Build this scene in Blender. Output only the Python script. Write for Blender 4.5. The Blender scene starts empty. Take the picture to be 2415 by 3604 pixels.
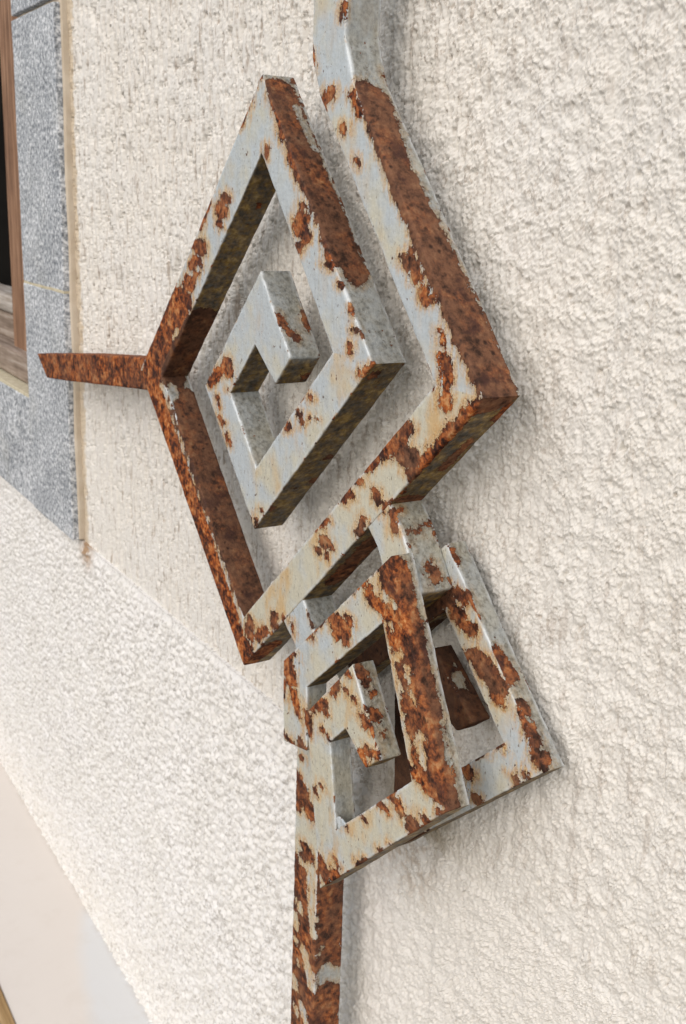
import bpy, bmesh, math, random
import numpy as np
from mathutils import Matrix, Vector, noise

S = bpy.context.scene
COL = S.collection

# ---------------------------------------------------------------- camera
cam = bpy.data.cameras.new('camera'); camo = bpy.data.objects.new('camera', cam); COL.objects.link(camo)
cam.sensor_fit = 'VERTICAL'; cam.sensor_height = 24.0; cam.lens = 25.52
cam.clip_start = 0.02; cam.clip_end = 200
cam.dof.use_dof = True; cam.dof.focus_distance = 0.50; cam.dof.aperture_fstop = 20
camo.matrix_world = Matrix(((0.512041, -0.247633, 0.822495, 0.0), (0.858295, 0.111592, -0.500816, -0.32),
                            (0.03224, 0.9624, 0.269717, 0.76992), (0, 0, 0, 1)))
S.camera = camo

# ---------------------------------------------------------------- light
SUN_DIR = Vector((0.30, -0.74, 0.60)).normalized()     # towards the (veiled) sun: over the street, to the left
el = math.asin(SUN_DIR.z); az = math.atan2(SUN_DIR.x, SUN_DIR.y)
w = bpy.data.worlds.new('World'); S.world = w; w.use_nodes = True
sky = w.node_tree.nodes.new('ShaderNodeTexSky'); sky.sky_type = 'NISHITA'; sky.sun_disc = False
sky.sun_elevation = el; sky.sun_rotation = az; sky.air_density = 1.0; sky.dust_density = 2.0
bg = w.node_tree.nodes['Background']; bg.inputs['Strength'].default_value = 0.06
w.node_tree.links.new(sky.outputs[0], bg.inputs[0])
sl = bpy.data.lights.new('sun', 'SUN'); sl.energy = 1.5; sl.angle = math.radians(115); sl.color = (1.0, 0.935, 0.85)
so = bpy.data.objects.new('sun', sl); COL.objects.link(so)
so.rotation_euler = SUN_DIR.to_track_quat('Z', 'Y').to_euler()
S.view_settings.view_transform = 'Standard'; S.view_settings.look = 'None'
S.view_settings.exposure = 0.93; S.view_settings.gamma = 1.0

# ---------------------------------------------------------------- helpers
def tag(o, label=None, cat=None, group=None, kind=None):
    for k, v in (('label', label), ('category', cat), ('group', group), ('kind', kind)):
        if v: o[k] = v
    return o
def empty(name, loc, label, cat):
    o = bpy.data.objects.new(name, None); COL.objects.link(o); o.location = loc
    o.empty_display_size = 0.05
    return tag(o, label, cat, None, 'thing')
def mesh_obj(name, verts, faces, mat, parent=None, smooth=True, attrs=None, shift=None):
    v = np.asarray(verts, dtype=np.float64)
    if shift is not None: v = v - np.asarray(shift)
    me = bpy.data.meshes.new(name)
    me.from_pydata(v.tolist(), [], faces)
    if attrs:
        for k, a in attrs.items():
            at = me.attributes.new(k, 'FLOAT', 'POINT'); at.data.foreach_set('value', np.asarray(a, dtype=np.float32))
    me.materials.append(mat)
    me.polygons.foreach_set('use_smooth', [smooth] * len(me.polygons))
    me.update()
    o = bpy.data.objects.new(name, me); COL.objects.link(o)
    if parent: o.parent = parent
    return o

class NT:
    """tiny node-tree writer"""
    def __init__(s, name, disp=None):
        m = bpy.data.materials.new(name); m.use_nodes = True; s.m = m; s.t = m.node_tree
        s.b = s.t.nodes['Principled BSDF']; s.out = s.t.nodes['Material Output']
        if disp: m.displacement_method = disp
        tc = s.t.nodes.new('ShaderNodeTexCoord'); s.co = tc.outputs['Object']
    def lk(s, v, sock):
        if isinstance(v, bpy.types.NodeSocket): s.t.links.new(v, sock)
        elif isinstance(v, (tuple, list)) and len(v) == 3 and sock.type == 'RGBA': sock.default_value = (*v, 1)
        else: sock.default_value = v
    def map(s, scale, loc=(0, 0, 0), rot=(0, 0, 0)):
        n = s.t.nodes.new('ShaderNodeMapping'); s.lk(s.co, n.inputs[0]); n.inputs['Scale'].default_value = scale
        n.inputs['Location'].default_value = loc; n.inputs['Rotation'].default_value = rot; return n.outputs[0]
    def noise(s, scale, detail=3, rough=0.55, vec=None, dist=0.0, lac=2.0):
        n = s.t.nodes.new('ShaderNodeTexNoise'); s.lk(vec or s.co, n.inputs['Vector'])
        n.inputs['Scale'].default_value = scale; n.inputs['Detail'].default_value = detail
        n.inputs['Roughness'].default_value = rough; n.inputs['Distortion'].default_value = dist
        n.inputs['Lacunarity'].default_value = lac; return n.outputs['Fac']
    def voro(s, scale, vec=None, feature='F1', smooth=0.5, rnd=1.0):
        n = s.t.nodes.new('ShaderNodeTexVoronoi'); n.feature = feature; s.lk(vec or s.co, n.inputs['Vector'])
        n.inputs['Scale'].default_value = scale; n.inputs['Randomness'].default_value = rnd
        if feature == 'SMOOTH_F1': n.inputs['Smoothness'].default_value = smooth
        return n.outputs['Distance']
    def warp(s, scale, amt, vec=None, detail=2):
        n = s.t.nodes.new('ShaderNodeTexNoise'); s.lk(vec or s.co, n.inputs['Vector'])
        n.inputs['Scale'].default_value = scale; n.inputs['Detail'].default_value = detail
        v = s.t.nodes.new('ShaderNodeVectorMath'); v.operation = 'MULTIPLY_ADD'
        s.t.links.new(n.outputs['Color'], v.inputs[0]); v.inputs[1].default_value = (amt,) * 3; s.lk(vec or s.co, v.inputs[2])
        return v.outputs[0]
    def math(s, op, a, b=0.0, c=0.0, clamp=False):
        n = s.t.nodes.new('ShaderNodeMath'); n.operation = op; n.use_clamp = clamp
        s.lk(a, n.inputs[0]); s.lk(b, n.inputs[1]); s.lk(c, n.inputs[2]); return n.outputs[0]
    def step(s, v, lo, hi, a=0.0, b=1.0):
        n = s.t.nodes.new('ShaderNodeMapRange'); n.interpolation_type = 'SMOOTHSTEP'
        s.lk(v, n.inputs['Value']); s.lk(lo, n.inputs['From Min']); s.lk(hi, n.inputs['From Max'])
        n.inputs['To Min'].default_value = a; n.inputs['To Max'].default_value = b; return n.outputs[0]
    def ramp(s, v, stops):
        n = s.t.nodes.new('ShaderNodeValToRGB'); s.lk(v, n.inputs[0]); e = n.color_ramp.elements
        while len(e) < len(stops): e.new(0.5)
        for q, (p, c) in zip(e, stops): q.position = p; q.color = (*c, 1)
        return n.outputs[0]
    def mix(s, f, a, b, kind='MIX'):
        n = s.t.nodes.new('ShaderNodeMix'); n.data_type = 'RGBA'; n.blend_type = kind
        s.lk(f, n.inputs[0]); s.lk(a, n.inputs[6]); s.lk(b, n.inputs[7]); return n.outputs[2]
    def attr(s, name):
        n = s.t.nodes.new('ShaderNodeAttribute'); n.attribute_name = name; return n.outputs['Fac']
    def sep(s, v=None):
        n = s.t.nodes.new('ShaderNodeSeparateXYZ'); s.lk(v or s.co, n.inputs[0]); return n.outputs
    def bump(s, h, dist, strength=1.0):
        n = s.t.nodes.new('ShaderNodeBump'); s.lk(h, n.inputs['Height']); n.inputs['Distance'].default_value = dist
        n.inputs['Strength'].default_value = strength; s.t.links.new(n.outputs[0], s.b.inputs['Normal'])
    def disp(s, h, scale, mid=0.0):
        n = s.t.nodes.new('ShaderNodeDisplacement'); s.lk(h, n.inputs['Height']); n.inputs['Scale'].default_value = scale
        n.inputs['Midlevel'].default_value = mid; s.t.links.new(n.outputs[0], s.out.inputs['Displacement'])
    def base(s, c, rough, spec=0.5):
        s.lk(c, s.b.inputs['Base Color']); s.lk(rough, s.b.inputs['Roughness']); s.lk(spec, s.b.inputs['Specular IOR Level'])
        return s.m

# ---------------------------------------------------------------- materials
def mat_iron():
    n = NT('flaking_painted_iron')
    f = n.attr('rust'); tone = n.attr('tone'); grime_shade = n.attr('grime_shade')
    a = n.noise(260, 4, 0.68); b = n.noise(900, 3, 0.6); lowf = n.noise(45, 3, 0.5)
    drip = n.noise(190, 3, 0.6, n.map((1.0, 1.0, 0.35), (0.7, 0.4, 0.9)))
    ragged = n.math('ADD', n.math('MULTIPLY', n.math('SUBTRACT', a, 0.5), 7.0), n.math('MULTIPLY', n.math('SUBTRACT', b, 0.5), 3.2))
    ragged = n.math('ADD', ragged, n.math('MULTIPLY', n.math('SUBTRACT', drip, 0.5), 5.0))
    # arrises lose their paint first
    chip = n.math('MULTIPLY', n.attr('arris'), n.step(n.noise(95, 4, 0.65), 0.50, 0.66))
    ragged = n.math('ADD', ragged, n.math('MULTIPLY', chip, 8.0))
    m = n.math('ADD', f, ragged)
    mask = n.step(m, -0.12, 0.12)
    # loose specks of rust in the paint
    sp = n.step(n.noise(520, 2, 0.5, n.map((1, 1, 0.6), (0.3, 0.1, 0.7))), 0.685, 0.71)
    spk = n.math('MULTIPLY', sp, n.step(n.noise(60, 2), 0.42, 0.6))
    mask = n.math('MAXIMUM', mask, spk)
    # paint: cool grey white, yellowed in clouds and round the rust
    streak = n.noise(300, 4, 0.6, n.map((1.0, 1.0, 0.22), (0.2, 0.5, 0.1)))
    cloud = n.step(n.math('ADD', lowf, n.math('MULTIPLY', n.attr('cream'), 0.36)), 0.50, 0.80)
    paint = n.mix(cloud, (0.46, 0.505, 0.53), (0.53, 0.505, 0.405))
    paint = n.mix(n.step(streak, 0.52, 0.70, 0.0, 0.5), paint, (0.36, 0.365, 0.34))
    paint = n.mix(n.math('MULTIPLY', n.step(n.noise(48, 4, 0.6, n.map((1, 1, 0.5), (0.15, 0.6, 0.35))), 0.52, 0.68), n.math('ADD', n.math('MULTIPLY', n.attr('cream'), 0.75), 0.1)), paint, (0.54, 0.34, 0.13))
    halo = n.math('MULTIPLY', n.step(m, -5.0, -0.1), n.step(streak, 0.34, 0.60))
    paint = n.mix(n.math('MULTIPLY', halo, 0.95), paint, n.ramp(b, [(0.38, (0.42, 0.18, 0.045)), (0.50, (0.56, 0.33, 0.12)), (0.62, (0.60, 0.46, 0.26))]))
    edge = n.step(m, -1.0, -0.1)
    paint = n.mix(n.math('MULTIPLY', edge, n.step(b, 0.42, 0.58, 0.0, 0.8)), paint, (0.64, 0.50, 0.30))
    dots = n.step(n.noise(780, 1, 0.5, n.map((1, 1, 0.55))), 0.70, 0.76)
    paint = n.mix(n.math('MULTIPLY', dots, 0.75), paint, (0.13, 0.10, 0.07))
    glint = n.math('MULTIPLY', n.attr('arris'), n.step(n.noise(130, 3), 0.40, 0.58, 0.1, 0.75))  # mask of the painted edge highlight
    # mustard stain on faces that look down, darkened to paint in their shade
    gm = n.math('MULTIPLY', grime_shade, n.step(n.noise(110, 5, 0.65), 0.28, 0.62, 0.96, 1.0))
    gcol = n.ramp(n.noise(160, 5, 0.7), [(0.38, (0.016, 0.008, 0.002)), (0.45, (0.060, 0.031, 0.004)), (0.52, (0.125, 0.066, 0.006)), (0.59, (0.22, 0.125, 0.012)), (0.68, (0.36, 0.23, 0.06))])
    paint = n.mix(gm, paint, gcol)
    dust_shade = n.math('MULTIPLY', n.attr('dust_shade'), n.step(n.noise(130, 5, 0.7), 0.36, 0.60, 0.5, 0.85))  # grey dust, deepened to paint shade on upward and right-hand faces
    paint = n.mix(dust_shade, paint, n.ramp(n.noise(420, 3, 0.6), [(0.36, (0.10, 0.095, 0.075)), (0.50, (0.205, 0.20, 0.17)), (0.66, (0.30, 0.30, 0.27))]))
    paint = n.mix(n.math('MULTIPLY', glint, n.math('SUBTRACT', 1.0, grime_shade)), paint, (0.66, 0.71, 0.74))   # highlight painted along the arris
    # rust
    rn = n.noise(240, 5, 0.68); rl = n.noise(75, 4, 0.6)
    warm = n.ramp(n.math('ADD', n.math('MULTIPLY', rn, 0.65), n.math('MULTIPLY', rl, 0.35)),
                  [(0.40, (0.018, 0.007, 0.005)), (0.455, (0.080, 0.022, 0.010)), (0.50, (0.25, 0.064, 0.019)), (0.545, (0.43, 0.125, 0.028)), (0.62, (0.56, 0.28, 0.115))])
    dull = n.ramp(n.math('ADD', n.math('MULTIPLY', rn, 0.6), n.math('MULTIPLY', rl, 0.4)),
                  [(0.38, (0.040, 0.020, 0.013)), (0.44, (0.10, 0.047, 0.028)), (0.50, (0.155, 0.073, 0.042)), (0.58, (0.195, 0.095, 0.054)), (0.68, (0.27, 0.15, 0.085))])
    tone2 = n.math('ADD', n.math('MINIMUM', tone, 1.0), n.math('MULTIPLY', n.math('SUBTRACT', n.noise(52, 4, 0.65, n.map((1, 1, 1), (0.3, 0.8, 0.5))), 0.52), 2.2), 0.0, True)
    rust = n.mix(tone2, warm, dull)
    rust = n.mix(n.step(n.noise(66, 4, 0.65, n.map((1, 1, 1), (0.9, 0.1, 0.2))), 0.53, 0.66, 0.0, 0.7), rust, (0.055, 0.024, 0.020))
    rust = n.mix(n.math('MULTIPLY', n.step(tone, 1.0, 2.0), 0.75), rust, (0.030, 0.017, 0.011))  # darkest rust tone, with the shade of the recesses painted in
    rust = n.mix(n.step(m, 0.75, 0.05, 0.0, 0.6), rust, (0.055, 0.019, 0.011))  # dark rust rim, painting in the shadow of the paint's edge
    pits = n.voro(260, n.map((1, 1, 0.8), (0.4, 0.2, 0.6)))
    rust = n.mix(n.math('MULTIPLY', n.step(pits, 0.42, 0.12), n.step(n.noise(150, 2), 0.48, 0.62, 0.0, 0.8)), rust, (0.022, 0.012, 0.010))
    col = n.mix(mask, paint, rust)
    rough = n.math('ADD', n.math('MULTIPLY', mask, 0.42), n.step(n.noise(240, 3), 0.35, 0.7, 0.20, 0.42))
    rough = n.math('MINIMUM', n.math('ADD', rough, n.math('MULTIPLY', grime_shade, 0.3)), 0.95)
    brush = n.noise(420, 3, 0.6, n.map((1.0, 1.0, 0.18), (0.6, 0.2, 0.3)))
    skin = n.math('MULTIPLY', n.math('SUBTRACT', 1.0, mask), n.math('ADD', n.math('ADD', 0.30, n.math('MULTIPLY', brush, 0.22)), n.math('ADD', n.math('MULTIPLY', n.noise(210, 3, 0.6), 0.20), n.math('MULTIPLY', n.noise(560, 2), 0.10))))
    skin = n.math('ADD', skin, n.math('MULTIPLY', n.step(m, -1.6, -0.1, 0.0, 0.14), n.math('SUBTRACT', 1.0, mask)))
    crust = n.math('MULTIPLY', mask, n.math('ADD', n.math('MULTIPLY', rn, 0.55), n.math('MULTIPLY', n.step(pits, 0.05, 0.4), 0.15)))
    n.bump(n.math('ADD', skin, crust), 0.0019, 1.0)
    return n.base(col, rough, n.math('MULTIPLY', n.math('SUBTRACT', 0.55, n.math('MULTIPLY', mask, 0.40)), n.math('SUBTRACT', 1.0, n.math('MULTIPLY', grime_shade, 0.7))))

def rough_cast(n):
    g1 = n.noise(430, 6, 0.78, n.warp(160, 0.0022)); g2 = n.noise(1000, 2, 0.6); g3 = n.noise(80, 3, 0.5)
    dome = n.voro(520, n.warp(300, 0.0032), 'SMOOTH_F1', 0.15)
    cast = n.math('ADD', n.math('MULTIPLY', g1, 1.75), n.math('MULTIPLY', g2, 0.60))
    cast = n.math('SUBTRACT', cast, n.math('MULTIPLY', dome, 0.35))
    cast = n.math('MULTIPLY', cast, n.step(g3, 0.34, 0.66, 0.70, 1.25))
    nib = n.math('MULTIPLY', n.step(n.voro(75, n.warp(200, 0.006, n.map((1, 1, 1), (0.6, 0, 0.2)))), 0.22, 0.05), n.step(n.noise(33, 2, 0.5, n.map((1, 1, 1), (0.2, 0, 0.9))), 0.55, 0.66))
    cast = n.math('ADD', cast, n.math('MULTIPLY', nib, 1.1))
    holes = n.math('MULTIPLY', n.step(n.voro(120, n.warp(300, 0.004, n.map((1, 1, 0.8), (0.31, 0, 0.77)))), 0.27, 0.10), n.step(n.noise(60, 2), 0.46, 0.6))
    pin = n.math('MULTIPLY', n.step(n.voro(260, n.warp(380, 0.0026, n.map((1, 1, 0.75), (0.11, 0, 0.37)))), 0.34, 0.12), n.step(n.noise(120, 3, 0.6, n.map((1, 1, 1), (0.8, 0, 0.5))), 0.47, 0.60))
    cast = n.math('SUBTRACT', cast, n.math('MULTIPLY', pin, 0.75))
    trowel = n.step(n.noise(60, 3, 0.5, n.map((1, 1, 0.07), (0.35, 0, 0.15))), 0.54, 0.66)
    cast = n.math('SUBTRACT', cast, n.math('MULTIPLY', trowel, 0.5))
    return n.math('SUBTRACT', cast, n.math('MULTIPLY', holes, 0.9))

def mat_wall():
    n = NT('rough_cast_plaster', 'DISPLACEMENT')
    x, y, z = n.sep()
    near = n.step(x, -0.74, -0.46)                       # the finish turns from dragged to rough cast along the wall
    cast = rough_cast(n)
    drag = n.noise(190, 4, 0.6, n.map((1, 1, 0.10)))
    drag2 = n.noise(280, 4, 0.65, n.map((1, 1, 0.30), (0.5, 0, 0.2)))
    lines = n.math('ADD', n.step(drag, 0.52, 0.64), n.step(drag2, 0.53, 0.66, 0.0, 0.9))
    patch = n.step(n.noise(14, 3, 0.5, n.map((1, 1, 0.45))), 0.36, 0.56, 0.55, 1.1)
    lines = n.math('MULTIPLY', lines, n.math('MULTIPLY', patch, n.step(z, 0.46, 0.62, 0.40, 1.0)))
    smooth = n.math('ADD', n.math('MULTIPLY', n.noise(340, 5, 0.7), 0.85), n.math('MULTIPLY', lines, -2.8))
    smooth = n.math('ADD', smooth, n.math('MULTIPLY', cast, 0.12))
    cast = n.math('SUBTRACT', cast, n.math('MULTIPLY', lines, n.math('MULTIPLY', n.step(x, -0.30, -0.50, 0.0, 1.25), n.step(z, 0.50, 0.62, 0.55, 1.0))))
    h = n.math('ADD', n.math('MULTIPLY', cast, near), n.math('MULTIPLY', smooth, n.math('SUBTRACT', 1.0, near)))
    n.disp(h, 0.0025, 0.5)
    tint = n.mix(n.step(n.noise(9, 4, 0.6), 0.35, 0.7), (0.715, 0.688, 0.640), (0.71, 0.692, 0.658))
    # dirt washed down the wall in thin vertical marks
    dirt = n.math('MULTIPLY', n.step(n.noise(210, 4, 0.65, n.map((1, 1, 0.18), (0.9, 0, 0.4))), 0.54, 0.66), n.step(n.noise(30, 3), 0.36, 0.60, 0.5, 1.0))
    tint = n.mix(n.math('MULTIPLY', dirt, n.step(x, -0.36, -0.60, 0.3, 0.62)), tint, (0.25, 0.18, 0.125))
    grit = n.math('MULTIPLY', n.step(n.noise(300, 4, 0.7, n.map((1, 1, 0.7), (0.4, 0, 0.8))), 0.54, 0.64), n.math('MULTIPLY', n.step(x, -0.26, -0.44, 0.3, 1.0), n.step(x, -0.98, -0.66)))
    tint = n.mix(n.math('MULTIPLY', grit, n.step(n.noise(24, 3), 0.36, 0.62, 0.2, 0.6)), tint, (0.34, 0.275, 0.215))
    # tan glue stain beside the granite, and the brown patch at its foot
    edge = n.math('ADD', x, n.math('MULTIPLY', n.math('SUBTRACT', n.noise(70, 4), 0.5), 0.022))
    st = n.math('MULTIPLY', n.step(edge, -1.004, -1.012), 0.8)
    tint = n.mix(st, tint, (0.54, 0.44, 0.31))
    # olive-brown patch low on the wall behind the ironwork
    d = n.math('SQRT', n.math('ADD', n.math('POWER', n.math('ADD', x, 0.435), 2.0), n.math('POWER', n.math('MULTIPLY', n.math('SUBTRACT', z, 0.452), 1.6), 2.0)))
    low_patch = n.math('MULTIPLY', n.step(d, 0.050, 0.004), n.step(n.noise(150, 4), 0.3, 0.6, 0.35, 0.95))
    tint = n.mix(low_patch, tint, (0.25, 0.18, 0.075))
    return n.base(tint, 0.92, 0.2)

def mat_base():
    n = NT('white_tyrolean_render', 'DISPLACEMENT')
    x, y, z = n.sep()
    near = n.step(x, -0.60, -0.36)
    g = n.noise(210, 6, 0.72); v = n.voro(180, n.warp(220, 0.004), 'SMOOTH_F1', 0.25); big = n.noise(55, 3)
    rough = n.math('ADD', n.math('MULTIPLY', g, 1.2), n.math('ADD', n.math('MULTIPLY', v, -0.9), n.math('MULTIPLY', big, 0.5)))
    soft = n.math('ADD', n.math('MULTIPLY', n.noise(170, 4, 0.6, n.map((0.8, 1, 1.3), (0, 0, 0), (0, 0.7, 0))), 0.75), n.math('MULTIPLY', n.noise(420, 5, 0.7), 0.6))
    crack = n.math('ABSOLUTE', n.math('SUBTRACT', n.noise(38, 5, 0.6, n.map((0.5, 1, 1.6), (0.2, 0, 0.3), (0, 0.6, 0))), 0.5))
    soft = n.math('SUBTRACT', soft, n.step(crack, 0.012, 0.002, 0.0, 0.10))
    h = n.math('ADD', n.math('MULTIPLY', rough, n.math('SUBTRACT', 1.0, near)), n.math('MULTIPLY', n.math('ADD', n.math('MULTIPLY', rough_cast(n), 0.55), n.math('MULTIPLY', soft, 0.45)), near))
    h = n.math('MULTIPLY', h, n.step(z, 0.4395, 0.4330, 0.25, 1.0))
    n.disp(h, 0.0054, 0.5)
    c = n.mix(n.step(n.noise(16, 4), 0.35, 0.7), (0.725, 0.712, 0.685), (0.755, 0.745, 0.73))
    grit = n.math('MULTIPLY', n.step(n.noise(235, 5, 0.68, n.map((1, 1, 1), (0.7, 0.1, 0.3))), 0.51, 0.61), n.step(n.noise(40, 3), 0.34, 0.60, 0.4, 1.0))  # dirt specks that also paint in the shade of the dimples
    c = n.mix(n.math('MULTIPLY', grit, n.step(x, -0.38, -0.55, 0.2, 0.55)), c, (0.30, 0.275, 0.25))  # dirt specks together with the painted shade of the dimples
    c = n.mix(near, c, (0.705, 0.68, 0.638))
    # brown run-off below the granite corner
    d = n.math('SQRT', n.math('ADD', n.math('POWER', n.math('ADD', x, 1.005), 2.0), n.math('POWER', n.math('SUBTRACT', z, 0.437), 2.0)))
    c = n.mix(n.math('MULTIPLY', n.step(d, 0.030, 0.004), n.step(n.noise(120, 4), 0.3, 0.6, 0.3, 0.9)), c, (0.32, 0.19, 0.09))
    low = n.math('MULTIPLY', n.step(z, 0.10, 0.01), n.step(n.noise(60, 4), 0.3, 0.65))
    c = n.mix(n.math('MULTIPLY', low, 0.25), c, (0.62, 0.57, 0.50))
    # brown patch shared with the wall above
    d2 = n.math('SQRT', n.math('ADD', n.math('POWER', n.math('ADD', x, 0.445), 2.0), n.math('POWER', n.math('SUBTRACT', z, 0.425), 2.0)))
    c = n.mix(n.math('MULTIPLY', n.step(d2, 0.05, 0.01), n.step(n.noise(170, 4), 0.42, 0.62, 0.0, 0.5)), c, (0.36, 0.26, 0.17))
    return n.base(c, 0.93, 0.2)

def mat_granite():
    n = NT('grey_granite')
    a = n.noise(250, 4, 0.70); b = n.voro(280, n.warp(200, 0.004)); c0 = n.noise(26, 3)
    col = n.ramp(n.math('ADD', n.math('MULTIPLY', a, 0.85), n.math('MULTIPLY', c0, 0.15)),
                 [(0.37, (0.11, 0.12, 0.135)), (0.45, (0.25, 0.27, 0.295)), (0.52, (0.44, 0.465, 0.495)), (0.59, (0.72, 0.74, 0.765))])
    col = n.mix(n.step(b, 0.22, 0.10), col, (0.09, 0.11, 0.135))
    col = n.mix(n.math('MULTIPLY', n.step(n.noise(14, 4), 0.5, 0.75), 0.2), col, (0.34, 0.33, 0.26))
    n.bump(n.math('ADD', n.math('MULTIPLY', a, 0.5), n.noise(90, 3)), 0.0008, 0.7)
    return n.base(col, 0.6, 0.4)

def mat_wood(name, dark, mid, light, rot=(0, 0, 0), stretch=(1, 1, 0.06)):
    n = NT(name)
    g = n.noise(150, 5, 0.65, n.map(stretch, (0, 0, 0), rot)); k = n.noise(30, 3)
    col = n.ramp(n.math('ADD', n.math('MULTIPLY', g, 0.8), n.math('MULTIPLY', k, 0.2)), [(0.34, dark), (0.52, mid), (0.68, light)])
    n.bump(g, 0.0012, 0.7)
    return n.base(col, 0.75, 0.25)

def mat_plain(name, c1, c2, scale, rough, bump=0.0005):
    n = NT(name)
    a = n.noise(scale, 5, 0.6)
    n.bump(a, bump, 0.6)
    return n.base(n.mix(n.step(a, 0.3, 0.7), c1, c2), rough, 0.3)

def mat_floor():
    n = NT('honed_floor_slab')
    x, y, z = n.sep()
    # a pale, cool strip against the wall, warm beige beyond it
    q = n.math('ADD', y, n.math('MULTIPLY', n.math('ADD', x, 1.05), 0.24))
    q = n.math('ADD', q, n.math('MULTIPLY', n.math('SUBTRACT', n.noise(12, 3), 0.5), 0.02))
    pale_strip = n.math('MULTIPLY', n.step(q, -0.022, -0.002), n.step(x, -1.06, -1.03))
    c = n.mix(n.noise(10, 4), (0.67, 0.62, 0.57), (0.71, 0.665, 0.62))
    c = n.mix(pale_strip, c, (0.65, 0.655, 0.655))
    c = n.mix(n.step(n.noise(26, 5, 0.65), 0.50, 0.68, 0.0, 0.14), c, (0.56, 0.50, 0.43))
    c = n.mix(n.math('MULTIPLY', n.step(y, -0.012, -0.001), n.step(n.noise(90, 4), 0.35, 0.6, 0.0, 0.45)), c, (0.46, 0.41, 0.35))  # joint line and corner shade painted along the wall
    n.bump(n.noise(60, 3), 0.0003, 0.4)
    return n.base(c, n.step(n.noise(30, 4), 0.35, 0.65, 0.32, 0.5), 0.4)

IRON = mat_iron(); WALL = mat_wall(); BASE = mat_base(); GRANITE = mat_granite(); FLOOR = mat_floor()
JAMB = mat_wood('brown_window_wood', (0.10, 0.05, 0.028), (0.26, 0.145, 0.085), (0.40, 0.25, 0.16))
GREYWOOD = mat_wood('weathered_grey_wood', (0.12, 0.085, 0.06), (0.27, 0.21, 0.165), (0.42, 0.36, 0.31), stretch=(0.06, 1, 1))
PALEWOOD = mat_wood('bare_pale_wood', (0.22, 0.18, 0.14), (0.40, 0.36, 0.32), (0.55, 0.52, 0.48), stretch=(0.06, 1, 1))
TAN = mat_plain('tan_mortar', (0.54, 0.455, 0.35), (0.64, 0.565, 0.46), 60, 0.9, 0.001)
GROUT = mat_plain('yellow_grout', (0.46, 0.41, 0.28), (0.58, 0.53, 0.40), 120, 0.9, 0.001)
BLACK = mat_plain('dark_room', (0.010, 0.009, 0.008), (0.016, 0.014, 0.012), 20, 0.9)
STREET = mat_plain('grey_paving', (0.10, 0.095, 0.09), (0.16, 0.15, 0.14), 8, 0.9, 0.002)
TRIM = mat_wood('brown_floor_trim', (0.20, 0.12, 0.05), (0.34, 0.22, 0.10), (0.46, 0.32, 0.17), stretch=(0.06, 1, 1))

# ---------------------------------------------------------------- the setting: wall, its base course, floor
def dist_at(x): return 0.16 + 0.87 * abs(x)
def columns(x0, x1, d0, d1):
    """x positions: fine where the wall is seen from close by, coarse further off"""
    xs = [d0]
    while xs[-1] < d1:
        xs.append(xs[-1] + 0.0020 * (dist_at(xs[-1]) / 1.05) ** 2)
    left = [d0 - (d0 - x0) * (i / 14) ** 1.5 for i in range(14, 0, -1)] if x0 < d0 else []
    right = [xs[-1] + (x1 - xs[-1]) * (i / 30) ** 1.5 for i in range(1, 31)]
    return left + xs + right
def sheet(name, mat, xs, zlo, zhi, dlo, dhi, rows, proud, lip=0):
    xs = np.array(xs); V = []; n = 10
    dl = np.clip(dlo(xs), zlo + 0.002, zhi - 0.02) if zlo < zhi else None
    dh = np.clip(dhi(xs), dl + 0.01, zhi - 0.0005)
    below = [zlo + (dl - zlo) * (i / n) for i in range(n)]
    mid = [dl + (dh - dl) * (i / rows) for i in range(rows)]
    above = [dh + (zhi - dh) * (i / n) for i in range(n + 1)]
    Z = below + mid + above
    p = proud(xs)
    grid = [np.stack([xs, -p, z], 1) for z in Z]
    for i in range(1, lip + 1):                          # turn the top edge back into the wall
        a = i / lip * math.pi / 2
        grid.append(np.stack([xs, -p + (p + 0.004) * (1 - math.cos(a)) , Z[-1] + 0.0025 * math.sin(a)], 1))
    G = np.concatenate(grid); C, Rr = len(xs), len(grid)
    idx = np.arange(C * Rr).reshape(Rr, C)
    F = np.stack([idx[:-1, :-1], idx[:-1, 1:], idx[1:, 1:], idx[1:, :-1]], -1).reshape(-1, 4)
    me = bpy.data.meshes.new(name)
    me.vertices.add(len(G)); me.vertices.foreach_set('co', G.ravel())
    me.loops.add(F.size); me.loops.foreach_set('vertex_index', F.ravel().astype(np.int32))
    me.polygons.add(len(F)); me.polygons.foreach_set('loop_start', np.arange(0, F.size, 4, dtype=np.int32))
    me.polygons.foreach_set('use_smooth', np.ones(len(F), dtype=bool))
    me.update(calc_edges=True); me.validate(); me.materials.append(mat)
    o = bpy.data.objects.new(name, me); COL.objects.link(o)
    return tag(o, kind='structure')
ZD = 0.4405
lo = lambda x: 0.33 - 1.39 * (dist_at(x) - 0.44)
hi = lambda x: 0.885 + 0.17 * (dist_at(x) - 0.44)
sheet('wall', WALL, columns(-1.06, 0.45, -1.035, -0.235), ZD - 0.006, 1.5, lo, hi, 800, lambda x: 0 * x)
sheet('wall_base', BASE, columns(-2.2, 0.45, -1.50, -0.235), 0.0, ZD, lo, lambda x: 0 * x + 1, 380,
      lambda x: np.interp(x, [-0.62, -0.36], [0.0048, 0.0002]), 6)
def box(x0, x1, y0, y1, z0, z1):
    v = [(x, y, z) for x in (x0, x1) for y in (y0, y1) for z in (z0, z1)]
    return v, [(0, 1, 3, 2), (4, 6, 7, 5), (0, 4, 5, 1), (2, 3, 7, 6), (0, 2, 6, 4), (1, 5, 7, 3)]
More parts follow.
